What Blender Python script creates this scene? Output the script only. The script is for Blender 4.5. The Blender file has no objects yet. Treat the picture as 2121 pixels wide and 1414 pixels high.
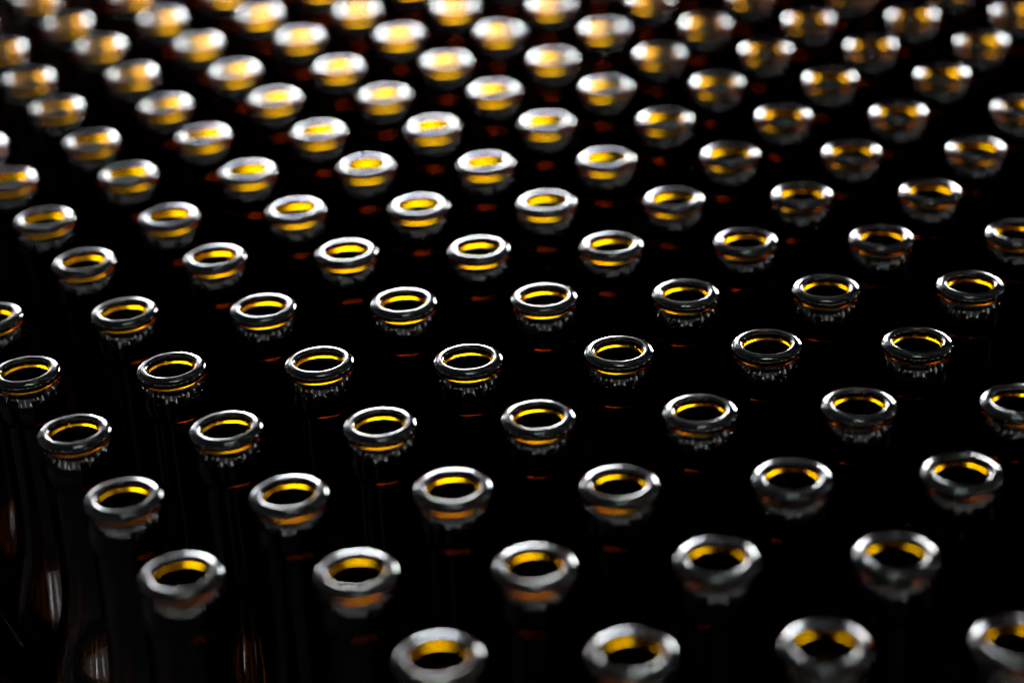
import bpy, bmesh, math, random
from mathutils import Matrix, Vector

random.seed(7)
scene = bpy.context.scene
col = scene.collection

# ------------------------------------------------------------------ scale
S = 0.060            # bottle spacing (m)
H = 0.230            # bottle height (m)

# ------------------------------------------------------------------ camera
PITCH, ROLL = 0.467079, -0.0559276
CAM_H = 6.224335 * S + H - 0.0027
cp, sp = math.cos(PITCH), math.sin(PITCH)
fwd = Vector((0, cp, -sp)); up0 = Vector((0, sp, cp)); right0 = Vector((1, 0, 0))
cr, sr = math.cos(ROLL), math.sin(ROLL)
right = cr * right0 + sr * up0
up = -sr * right0 + cr * up0
cd = bpy.data.cameras.new('camera')
cam = bpy.data.objects.new('camera', cd)
col.objects.link(cam)
m = Matrix.Identity(4)
for r in range(3):
    m[r][0] = right[r]; m[r][1] = up[r]; m[r][2] = -fwd[r]
m.translation = Vector((0, 0, CAM_H))
cam.matrix_world = m
cd.sensor_fit = 'HORIZONTAL'
cd.sensor_width = 36.0
cd.lens = 4188.36 / 2121 * 36.0
cd.clip_start = 0.02
cd.clip_end = 200
cd.dof.use_dof = True
cd.dof.focus_distance = 13.62 * S
cd.dof.aperture_fstop = 3.6
scene.camera = cam

# ------------------------------------------------------------------ world, exposure
w = bpy.data.worlds.new('World')
scene.world = w
w.use_nodes = True
bg = w.node_tree.nodes['Background']
bg.inputs[0].default_value = (0.75, 0.85, 1.0, 1)
bg.inputs[1].default_value = 0.02
scene.view_settings.view_transform = 'Standard'
scene.view_settings.look = 'None'
scene.view_settings.exposure = 0
scene.view_settings.gamma = 1
scene.cycles.max_bounces = 20
scene.cycles.transmission_bounces = 18
scene.cycles.glossy_bounces = 14
scene.cycles.diffuse_bounces = 2
scene.cycles.volume_bounces = 0
scene.cycles.caustics_reflective = False
scene.cycles.caustics_refractive = False
scene.cycles.sample_clamp_indirect = 0
scene.cycles.use_denoising = True
scene.cycles.denoising_input_passes = 'RGB'
scene.cycles.use_adaptive_sampling = True
scene.cycles.adaptive_threshold = 0.02


# ------------------------------------------------------------------ lamps: windows and roof lights of the hall, plus added fill panels
def lamp(name, az, elev, dist, wid, hei, radiance, color, spin=0.0):
    """A rectangular lamp facing the bottles, at azimuth / elevation (deg) seen from them."""
    a, e = math.radians(az), math.radians(elev)
    d = Vector((math.sin(a) * math.cos(e), math.cos(a) * math.cos(e), math.sin(e)))
    ld = bpy.data.lights.new(name, 'AREA')
    ld.shape = 'ELLIPSE' if name == 'window_and_fill' and wid < 4 else 'RECTANGLE'; ld.size = wid; ld.size_y = hei
    ld.color = color
    ld.energy = radiance * wid * hei * math.pi * (math.pi / 4 if ld.shape == 'ELLIPSE' else 1)
    o = bpy.data.objects.new(name, ld)
    col.objects.link(o)
    q = (-d).to_track_quat('-Z', 'Y')
    o.matrix_world = Matrix.Translation(Vector((0, 0.9, H)) + d * dist) @ q.to_matrix().to_4x4() @ Matrix.Rotation(spin, 4, 'Z')
    return o

COOL = (0.93, 0.965, 1.0)
LAMPS = [
    # windows in the far wall of the hall, with added dim panels
    ('window_and_fill', -3.5, 15.3, 6.0, 1.65, 2.5, 42, COOL, 0.12),
    ('window_and_fill', -3.5, 16.5, 7.0, 2.6, 3.6, 2.5, COOL, 0.12),  # added halo, softens the edge of the main window's reflection
    ('window_and_fill', 27.5, 9.5, 6.0, 1.85, 1.85, 38, COOL),
    ('window_and_fill', 27, 12, 7.0, 2.6, 2.6, 1.8, COOL),  # added halo round the right-hand window, for softer falloff
    ('window_and_fill', -26, 8, 6.0, 1.3, 1.6, 9, COOL),
    ('window_and_fill', -17, 23, 6.0, 1.6, 1.1, 5, COOL),  # added fill left of the main window, whitens the rim sides
    ('window_and_fill', -22, 15, 9.0, 7, 3.6, 0.5, COOL),  # added broad glow, stands in for the lit wall round the windows
    # added dim panel above the far end, for grey sheen on the rims
    ('roof_and_fill', -8, 31, 6.0, 4.0, 1.3, 1.0, COOL),
    # added dim fill panels in place of the side walls
    ('window_and_fill', 80, 22, 8.0, 9, 4.5, 0.12, COOL),
    ('window_and_fill', 280, 22, 8.0, 9, 4.5, 0.12, (1.0, 0.98, 0.93)),
    # greenish roof light overhead, then added dim ceiling fill
    ('roof_and_fill', -12, 97, 4.0, 1.1, 0.8, 8, (0.8, 1.0, 0.92)),
    ('roof_and_fill', 0, 84, 6.0, 14, 12, 0.06, (0.95, 1.0, 0.97)),  # added ceiling-wide glow, lifts the front of the lips
    ('roof_and_fill', 60, 80, 5.0, 5.0, 0.5, 0.5, (1.0, 0.96, 0.88)),  # added unseen strip, for grey reflections on the lips
    ('roof_and_fill', 20, 62, 5.0, 6.0, 0.5, 0.35, (1.0, 0.96, 0.88)),  # second added strip, same purpose
    # windows and lamps of the hall behind the photographer
    ('window_and_fill', 180, 9, 9.0, 24, 3.0, 0.3, (1.0, 0.98, 0.93)),  # added wide panel, fills the collars with dull grey
    ('window_and_fill', 74, 10, 6.0, 0.6, 1.6, 7, COOL),
    ('window_and_fill', 100, 10, 6.0, 0.4, 1.2, 6, COOL),
    ('window_and_fill', 126, 9, 6.0, 0.7, 2.0, 2.6, (1.0, 0.95, 0.85)),
    ('window_and_fill', 143, 11, 6.0, 0.5, 2.1, 3.4, (1.0, 0.95, 0.85)),
    ('window_and_fill', 157, 8, 6.0, 0.4, 1.6, 2.8, (1.0, 0.95, 0.85)),
    ('window_and_fill', 168, 5, 6.0, 0.3, 1.2, 7, (0.8, 0.85, 1.0)),
    ('window_and_fill', 184, 9, 6.0, 0.6, 1.8, 1.8, COOL),
    ('window_and_fill', 197, 4, 6.0, 0.3, 0.9, 6, (0.85, 0.9, 1.0)),
    ('window_and_fill', 208, 10, 6.0, 0.5, 2.1, 3.0, (1.0, 0.95, 0.85)),
    ('window_and_fill', 226, 9, 6.0, 0.4, 1.6, 3.2, (1.0, 0.95, 0.85)),
    ('window_and_fill', 245, 8, 6.0, 0.5, 1.5, 1.5, (1.0, 0.95, 0.85)),
    ('window_and_fill', 272, 10, 6.0, 0.4, 1.2, 3, COOL),
]
for L in LAMPS:
    lamp(*L)


# ------------------------------------------------------------------ materials
def glass_material():
    mt = bpy.data.materials.new('amber_glass')
    mt.use_nodes = True
    nt = mt.node_tree
    nt.nodes.clear()
    out = nt.nodes.new('ShaderNodeOutputMaterial')
    # a faintly hazed outer reflection over clear refraction, mixed by Fresnel
    g = nt.nodes.new('ShaderNodeMixShader')
    fr = nt.nodes.new('ShaderNodeFresnel'); fr.inputs['IOR'].default_value = 1.52
    gl = nt.nodes.new('ShaderNodeBsdfGlossy'); gl.inputs['Roughness'].default_value = 0.06
    rf = nt.nodes.new('ShaderNodeBsdfRefraction'); rf.inputs['IOR'].default_value = 1.52; rf.inputs['Roughness'].default_value = 0.0
    gl.inputs['Color'].default_value = (1, 1, 1, 1); rf.inputs['Color'].default_value = (1, 1, 1, 1)
    nt.links.new(fr.outputs[0], g.inputs[0]); nt.links.new(rf.outputs[0], g.inputs[1]); nt.links.new(gl.outputs[0], g.inputs[2])
    va = nt.nodes.new('ShaderNodeVolumeAbsorption')
    va.inputs['Color'].default_value = (0.920, 0.856, 0.0, 1)
    va.inputs['Density'].default_value = 3200
    tc = nt.nodes.new('ShaderNodeTexCoord')
    oi = nt.nodes.new('ShaderNodeObjectInfo')
    mul = nt.nodes.new('ShaderNodeVectorMath'); mul.operation = 'SCALE'
    cmb = nt.nodes.new('ShaderNodeCombineXYZ')
    nt.links.new(oi.outputs['Random'], cmb.inputs['X'])
    nt.links.new(oi.outputs['Random'], cmb.inputs['Z'])
    nt.links.new(cmb.outputs[0], mul.inputs[0]); mul.inputs['Scale'].default_value = 3.0
    add = nt.nodes.new('ShaderNodeVectorMath')
    nt.links.new(tc.outputs['Object'], add.inputs[0]); nt.links.new(mul.outputs[0], add.inputs[1])
    # fine ripples that run round the mouth, as left by the mould
    sx = nt.nodes.new('ShaderNodeSeparateXYZ'); nt.links.new(tc.outputs['Object'], sx.inputs[0])

    def M(op, a, b=None):
        q = nt.nodes.new('ShaderNodeMath'); q.operation = op
        for i, v in enumerate((a, b)):
            if v is None:
                continue
            if isinstance(v, (int, float)):
                q.inputs[i].default_value = v
            else:
                nt.links.new(v, q.inputs[i])
        return q.outputs[0]
    rad = M('SQRT', M('ADD', M('MULTIPLY', sx.outputs[0], sx.outputs[0]), M('MULTIPLY', sx.outputs[1], sx.outputs[1])))
    off = M('MULTIPLY', oi.outputs['Random'], 40.0)
    cv = nt.nodes.new('ShaderNodeCombineXYZ')
    nt.links.new(M('ADD', M('MULTIPLY', M('DIVIDE', sx.outputs[0], rad), 2.5), off), cv.inputs[0])
    nt.links.new(M('MULTIPLY', M('DIVIDE', sx.outputs[1], rad), 2.5), cv.inputs[1])
    nt.links.new(M('ADD', M('MULTIPLY', sx.outputs[2], 700.0), M('MULTIPLY', rad, 900.0)), cv.inputs[2])
    n1 = nt.nodes.new('ShaderNodeTexNoise'); n1.inputs['Scale'].default_value = 1.0; n1.inputs['Detail'].default_value = 2
    nt.links.new(cv.outputs[0], n1.inputs['Vector'])
    n2 = nt.nodes.new('ShaderNodeTexNoise'); n2.inputs['Scale'].default_value = 260; n2.inputs['Detail'].default_value = 3
    nt.links.new(add.outputs[0], n2.inputs['Vector'])
    b1 = nt.nodes.new('ShaderNodeBump'); b1.inputs['Strength'].default_value = 1.0; b1.inputs['Distance'].default_value = 0.000022
    b2 = nt.nodes.new('ShaderNodeBump'); b2.inputs['Strength'].default_value = 1.0; b2.inputs['Distance'].default_value = 0.000004
    nt.links.new(n1.outputs[0], b1.inputs['Height']); nt.links.new(n2.outputs[0], b2.inputs['Height'])
    nt.links.new(b1.outputs[0], b2.inputs['Normal'])
    for q in (fr, gl, rf):
        nt.links.new(b2.outputs[0], q.inputs['Normal'])
    nt.links.new(g.outputs[0], out.inputs['Surface'])
    nt.links.new(va.outputs[0], out.inputs['Volume'])
    return mt


def table_material():
    mt = bpy.data.materials.new('dark_conveyor')
    mt.use_nodes = True
    nt = mt.node_tree
    p = nt.nodes['Principled BSDF']
    n = nt.nodes.new('ShaderNodeTexNoise'); n.inputs['Scale'].default_value = 30; n.inputs['Detail'].default_value = 6
    r = nt.nodes.new('ShaderNodeValToRGB')
    r.color_ramp.elements[0].color = (0.012, 0.012, 0.013, 1)
    r.color_ramp.elements[1].color = (0.04, 0.04, 0.042, 1)
    tc = nt.nodes.new('ShaderNodeTexCoord')
    nt.links.new(tc.outputs['Object'], n.inputs['Vector'])
    nt.links.new(n.outputs[0], r.inputs[0]); nt.links.new(r.outputs[0], p.inputs['Base Color'])
    p.inputs['Roughness'].default_value = 0.55
    return mt

GLASS = glass_material()
TABLE = table_material()


# ------------------------------------------------------------------ geometry helpers
def smooth_profile(pts, k):
    """Catmull-Rom through (r, depth) points, k steps a span."""
    out = []
    n = len(pts)
    for i in range(n - 1):
        p0 = pts[max(i - 1, 0)]; p1 = pts[i]; p2 = pts[i + 1]; p3 = pts[min(i + 2, n - 1)]
        for s in range(k):
            t = s / k
            out.append(tuple(0.5 * ((2 * p1[c]) + (-p0[c] + p2[c]) * t + (2 * p0[c] - 5 * p1[c] + 4 * p2[c] - p3[c]) * t * t
                             + (-p0[c] + 3 * p1[c] - 3 * p2[c] + p3[c]) * t ** 3) for c in (0, 1)))
    out.append(pts[-1])
    return out


def lathe(name, loops, segs, mat, seam=0.0, closed=False):
    """loops: list of (r mm, depth mm) from start to end; a point with r == 0 becomes a pole."""
    verts, faces, rings = [], [], []
    for r, d in loops:
        z = H - d / 1000
        if r < 1e-6:
            rings.append([len(verts)]); verts.append((0, 0, z)); continue
        ring = []
        for s in range(segs):
            a = 2 * math.pi * s / segs
            rr = r
            if seam and r > 9.7 and d > 5.0:
                q = min(s % (segs // 2), segs // 2 - s % (segs // 2))
                rr += seam * (1.0 if q == 0 else 0.0)
            ring.append(len(verts)); verts.append((rr * math.cos(a) / 1000, rr * math.sin(a) / 1000, z))
        rings.append(ring)
    pairs = list(zip(rings, rings[1:]))
    if closed:
        pairs.append((rings[-1], rings[0]))
    for A, B in pairs:
        if len(A) == 1 and len(B) == 1:
            continue
        for s in range(segs):
            t = (s + 1) % segs
            if len(A) == 1:
                faces.append((A[0], B[s], B[t]))
            elif len(B) == 1:
                faces.append((A[s], B[0], A[t]))
            else:
                faces.append((A[s], B[s], B[t], A[t]))
    me = bpy.data.meshes.new(name)
    me.from_pydata(verts, [], faces)
    me.materials.append(mat)
    me.polygons.foreach_set('use_smooth', [True] * len(me.polygons))
    me.update()
    return me

# profile of the finish (lip + collar), outside from bore edge over the lip and down to the neck
def arc(cr_, cd_, rad, t0, t1, n):
    """arc of tilt t (deg from straight up, outwards positive) round (cr_, cd_)"""
    return [(cr_ + rad * math.sin(math.radians(t0 + (t1 - t0) * i / n)), cd_ - rad * math.cos(math.radians(t0 + (t1 - t0) * i / n)))
            for i in range(n + 1)]

LIP = [(9.25, 3.2), (9.25, 2.2)] + arc(10.6, 1.35, 1.35, -90, 0, 12) + arc(10.6, 4.4, 4.4, 0, 35, 9)[1:] + \
    arc(12.06, 2.315, 1.85, 35, 132, 15)[1:] + arc(11.995, 2.906, 1.5, 132, 160, 5)
LIP = [(r * 1.037, d * 1.09) for r, d in LIP]
OUT = [(12.508, 4.704), (12.25, 4.9), (12.08, 5.15), (12.05, 5.45),
       (12.2, 5.85), (12.55, 6.5), (12.97, 7.5), (13.35, 8.6), (13.7, 9.8), (13.98, 11.0), (14.2, 12.2), (14.32, 13.4), (14.35, 15.0), (14.25, 16.6), (14.02, 17.9),
       (13.7, 18.8), (13.2, 19.5), (12.7, 19.95), (12.4, 20.8), (12.3, 22.0)]
OUT = [(r * 1.037, d) for r, d in OUT]
NECK = [(12.755, 22.0), (12.9, 30), (13.2, 45), (13.8, 60), (15.0, 75), (18.0, 88), (22.5, 101), (26.3, 114), (27.9, 127),
        (28.2, 140), (28.2, 160), (28.2, 190), (28.2, 212), (27.8, 222), (26.0, 227.5), (22.0, 229.9), (18, 229.0), (9, 226.5), (0, 226)]
INN = [(0, 222.5), (12, 223), (20, 224), (24.3, 220), (25.4, 212), (25.6, 190), (25.6, 160), (25.6, 140), (25.2, 127), (23.4, 114), (19.4, 101),
       (14.4, 88), (11.4, 75), (10.0, 60), (9.4, 45), (7.5, 34), (7.4, 20), (9.3, 12), (9.59, 3.488)]


CUT = 97.0            # neck (with lip and collar) above, body below; they meet on the shoulder
def build_bottle():
    out_hi = LIP[:-1] + smooth_profile(OUT, 3)
    neck = smooth_profile(NECK, 2)[1:]
    inner = smooth_profile(INN, 2)[:-1]
    ro = [p for p in neck if p[1] < CUT][-1]; rn = [p for p in neck if p[1] >= CUT][0]
    t = (CUT - ro[1]) / (rn[1] - ro[1]); r_out = ro[0] + (rn[0] - ro[0]) * t
    up_in = [p for p in inner if p[1] < CUT]; lo_in = [p for p in inner if p[1] >= CUT]
    t = (CUT - lo_in[-1][1]) / (up_in[0][1] - lo_in[-1][1]); r_in = lo_in[-1][0] + (up_in[0][0] - lo_in[-1][0]) * t
    mouth = out_hi + [p for p in neck if p[1] < CUT] + [(r_out, CUT), (r_in, CUT)] + up_in
    body_o = [(r_out, CUT + .01)] + [p for p in neck if p[1] >= CUT]
    body_i = lo_in + [(r_in, CUT + .01)]
    return lathe('neck', mouth, 112, GLASS, seam=0.06, closed=True), lathe('body', body_o + body_i, 80, GLASS, closed=True)


def tidy(me):
    bm = bmesh.new(); bm.from_mesh(me)
    bmesh.ops.recalc_face_normals(bm, faces=bm.faces)
    for f in bm.faces:
        f.smooth = True
    for e in bm.edges:
        if len(e.link_faces) == 2 and e.calc_face_angle(0) > math.radians(50):
            e.smooth = False
    bm.to_mesh(me); bm.free()

NECK_MESH, BODY = build_bottle()
tidy(NECK_MESH); tidy(BODY)


def embossed_dots():
    """small raised mould dots on the shoulder, in rows of 2, 2, 4 and 1"""
    prof = smooth_profile(NECK, 2)
    bm = bmesh.new()
    for row, (d, n) in enumerate(((104, 2), (106.5, 2), (109.5, 4), (113, 1))):
        for p, q in zip(prof, prof[1:]):
            if p[1] <= d <= q[1]:
                r = p[0] + (q[0] - p[0]) * (d - p[1]) / (q[1] - p[1])
        for k in range(n):
            a = -math.pi / 2 + (k - (n - 1) / 2) * 1.9 / r
            bmesh.ops.create_icosphere(bm, subdivisions=2, radius=0.00055,
                                       matrix=Matrix.Translation((r * math.cos(a) / 1000, r * math.sin(a) / 1000, H - d / 1000)))
    for f in bm.faces:
        f.smooth = True
    me = bpy.data.meshes.new('embossed_dots'); bm.to_mesh(me); bm.free()
    me.materials.append(GLASS)
    return me
DOTS = embossed_dots()

# ------------------------------------------------------------------ the surface the bottles stand on
def surface():
    me = bpy.data.meshes.new('conveyor_surface')
    x, y0, y1 = 1.6, 0.1, 2.6
    me.from_pydata([(-x, y0, -.02), (x, y0, -.02), (x, y1, -.02), (-x, y1, -.02), (-x, y0, 0), (x, y0, 0), (x, y1, 0), (-x, y1, 0)], [],
                   [(3, 2, 1, 0), (4, 5, 6, 7), (0, 1, 5, 4), (1, 2, 6, 5), (2, 3, 7, 6), (3, 0, 4, 7)])
    me.materials.append(TABLE)
    o = bpy.data.objects.new('conveyor_surface', me)
    col.objects.link(o)
    o['kind'] = 'structure'
surface()

# ------------------------------------------------------------------ where every bottle stands
AL, TX, TY = -0.0530561, -3.297978, 12.281373
OFF = {(0,0):(-0.013,-0.028),(1,0):(-0.011,-0.046),(2,0):(-0.004,-0.033),(3,0):(0.004,-0.049),(4,0):(0.016,-0.005),(5,0):(0.004,0.000),(6,0):(0.000,-0.023),(0.5,1):(0.012,-0.016),(1.5,1):(-0.006,-0.031),(2.5,1):(-0.018,-0.038),(3.5,1):(-0.010,-0.035),(4.5,1):(0.011,-0.013),(5.5,1):(0.009,-0.000),(6.5,1):(0.002,-0.003),(-0.5,-1):(0.008,-0.009),(0.5,-1):(-0.014,-0.006),(1.5,-1):(-0.007,-0.018),(2.5,-1):(-0.000,-0.018),(3.5,-1):(0.001,-0.015),(4.5,-1):(0.004,-0.012),(5.5,-1):(-0.007,-0.009),(6.5,-1):(0.000,-0.024),(0,-2):(-0.004,0.025),(1,-2):(-0.002,0.019),(2,-2):(-0.001,0.029),(3,-2):(-0.001,0.021),(4,-2):(-0.006,0.009),(5,-2):(-0.007,-0.004),(6,-2):(-0.001,-0.005),(7,-2):(0.000,-0.006),(1,2):(0.001,0.001),(2,2):(0.007,-0.010),(3,2):(-0.008,-0.010),(4,2):(-0.015,-0.021),(5,2):(0.007,-0.011),(6,2):(0.006,0.006),(1.5,3):(0.001,0.012),(2.5,3):(-0.004,-0.002),(3.5,3):(-0.003,0.009),(4.5,3):(0.010,0.004),(5.5,3):(-0.001,0.009),(3,4):(0.009,0.022),(4,4):(0.016,0.023),(5,4):(0.019,0.032),(6,4):(0.004,0.045),(-0.5,-3):(-0.009,0.010),(0.5,-3):(0.004,-0.030),(1.5,-3):(0.008,0.017),(2.5,-3):(-0.011,-0.003),(3.5,-3):(-0.007,-0.005),(4.5,-3):(-0.003,-0.008),(5.5,-3):(-0.005,-0.021),(6.5,-3):(-0.012,-0.034),(-1,-4):(-0.023,0.019),(0,-4):(-0.006,0.019),(1,-4):(0.004,-0.003),(2,-4):(-0.015,0.031),(3,-4):(-0.018,0.010),(4,-4):(-0.021,-0.001),(5,-4):(-0.002,-0.004),(6,-4):(-0.013,-0.015),(7,-4):(-0.003,-0.019),(-0.5,-5):(-0.001,0.009),(0.5,-5):(-0.015,0.014),(1.5,-5):(-0.006,0.004),(2.5,-5):(-0.010,0.019),(3.5,-5):(-0.025,0.010),(4.5,-5):(-0.002,-0.003),(5.5,-5):(0.007,-0.015),(6.5,-5):(-0.011,-0.024),(7.5,-5):(0.025,0.006),(-1,-6):(-0.010,0.017),(0,-6):(-0.008,0.010),(1,-6):(-0.003,0.016),(2,-6):(-0.003,0.021),(3,-6):(-0.004,0.013),(4,-6):(0.004,0.029),(5,-6):(-0.003,0.020),(6,-6):(0.006,0.009),(7,-6):(0.004,0.025),(-1.5,-7):(0.023,0.002),(-0.5,-7):(0.019,0.012),(0.5,-7):(-0.000,0.009),(1.5,-7):(-0.011,0.005),(2.5,-7):(0.010,0.011),(3.5,-7):(0.016,0.003),(4.5,-7):(0.018,0.024),(5.5,-7):(0.006,0.017),(6.5,-7):(-0.014,0.025),(7.5,-7):(0.007,0.014),(-2,-8):(0.069,0.041),(-1,-8):(0.031,0.029),(0,-8):(0.005,0.030),(1,-8):(0.012,0.041),(2,-8):(-0.001,0.009),(3,-8):(-0.013,0.022),(4,-8):(0.004,-0.015),(5,-8):(-0.010,-0.033),(6,-8):(-0.008,-0.009),(7,-8):(-0.010,-0.031)}
ROWS = {-20: (0, 8), -19: (-.5, 8.5), -18: (-1, 9), -17: (-1.5, 9.5), -16: (-2, 10), -15: (-2.5, 10.5), -14: (-3, 11), -13: (-3.5, 11.5),
        -12: (-4, 11), -11: (-4.5, 11.5), -10: (-4, 11), -9: (-4.5, 11.5), -8: (-5, 11), -7: (-4.5, 11.5), -6: (-4, 11), -5: (-3.5, 11.5),
        -4: (-4, 10), -3: (-3.5, 10.5), -2: (-3, 10), -1: (-2.5, 9.5), 0: (-2, 9), 1: (-.5, 9.5), 2: (1, 9), 3: (1.5, 8.5), 4: (3, 8), 5: (3.5, 7.5)}



def spot(p, j):
    dx, dy = OFF.get((p, j), (random.gauss(0, .010), random.gauss(0, .014)))
    dx = max(-.03, min(.03, dx)); dy = max(-.05, min(.05, dy))
    x, y = p + dx, -j * math.sqrt(3) / 2 + dy
    return ((math.cos(AL) * x - math.sin(AL) * y + TX) * S, (math.sin(AL) * x + math.cos(AL) * y + TY) * S)


def pixel(x, y, z):
    d = Vector((x, y, z - CAM_H))
    dw = d.dot(fwd)
    return 1060.5 + 4188.36 * d.dot(right) / dw, 707 - 4188.36 * d.dot(up) / dw

ORD = ['first', 'second', 'third', 'fourth', 'fifth', 'sixth', 'seventh', 'eighth', 'ninth', 'tenth', 'eleventh', 'twelfth', 'thirteenth', 'fourteenth', 'fifteenth']
LOOK = {0: 'sharpest', 1: 'crisp', -1: 'crisp', 2: 'soft', -2: 'soft'}
rows_seen = [j for j in sorted(ROWS, reverse=True)]
first = None
for j in rows_seen:
    a, b = ROWS[j]
    seen = []
    row = []
    p = a
    while p <= b + 1e-6:
        x, y = spot(p, j)
        px, py = pixel(x, y, H - .003)
        inside = -50 < px < 2171 and -25 < py < 1450
        row.append((p, x, y, px, py, inside))
        p += 1
    k = 0
    n_in = sum(1 for q in row if q[5])
    for p, x, y, px, py, inside in row:
        o = bpy.data.objects.new('bottle', None)
        o.empty_display_size = 0.03
        col.objects.link(o)
        # each bottle leans a hair; (x, y) is where its mouth is
        rot = Matrix.Rotation(random.gauss(0, .005), 4, 'X') @ Matrix.Rotation(random.gauss(0, .005), 4, 'Y') @ Matrix.Rotation({(0, 0): 0.35, (-.5, 1): 0.3, (.5, 1): 0.4}.get((p, j), random.uniform(0, 2 * math.pi)), 4, 'Z')
        top = rot @ Vector((0, 0, H))
        k_ = 1 + random.gauss(0, .0015)
        o.matrix_world = Matrix.Translation((x - top.x, y - top.y, 0.0)) @ rot @ Matrix.Scale(k_, 4)
        for nm, me in (('neck', NECK_MESH), ('body', BODY)):
            c = bpy.data.objects.new(nm, me)
            col.objects.link(c)
            c.parent = o
        e = bpy.data.objects.new('embossed_dots', DOTS)
        col.objects.link(e)
        e.parent = c
        o['category'] = 'bottle'
        o['group'] = 'amber glass bottles standing in staggered rows'
        if inside:
            look = LOOK.get(j, 'blurred')
            where = 'front row' if j == 4 else ORD[4 - j] + ' row from the front'
            if k == 0:
                o['label'] = 'amber bottle with %s rim, leftmost in the %s' % (look, where)
            elif k == n_in - 1:
                o['label'] = 'amber bottle with %s rim, rightmost in the %s' % (look, where)
            else:
                o['label'] = 'amber bottle with %s rim, %s from the left in the %s' % (look, ORD[k], where)
            k += 1
        else:
            o['label'] = 'amber glass bottle whose mouth lies beyond the %s edge of the photo' % ('left' if px < 0 else 'right' if px > 2121 else 'top' if py < 0 else 'bottom')
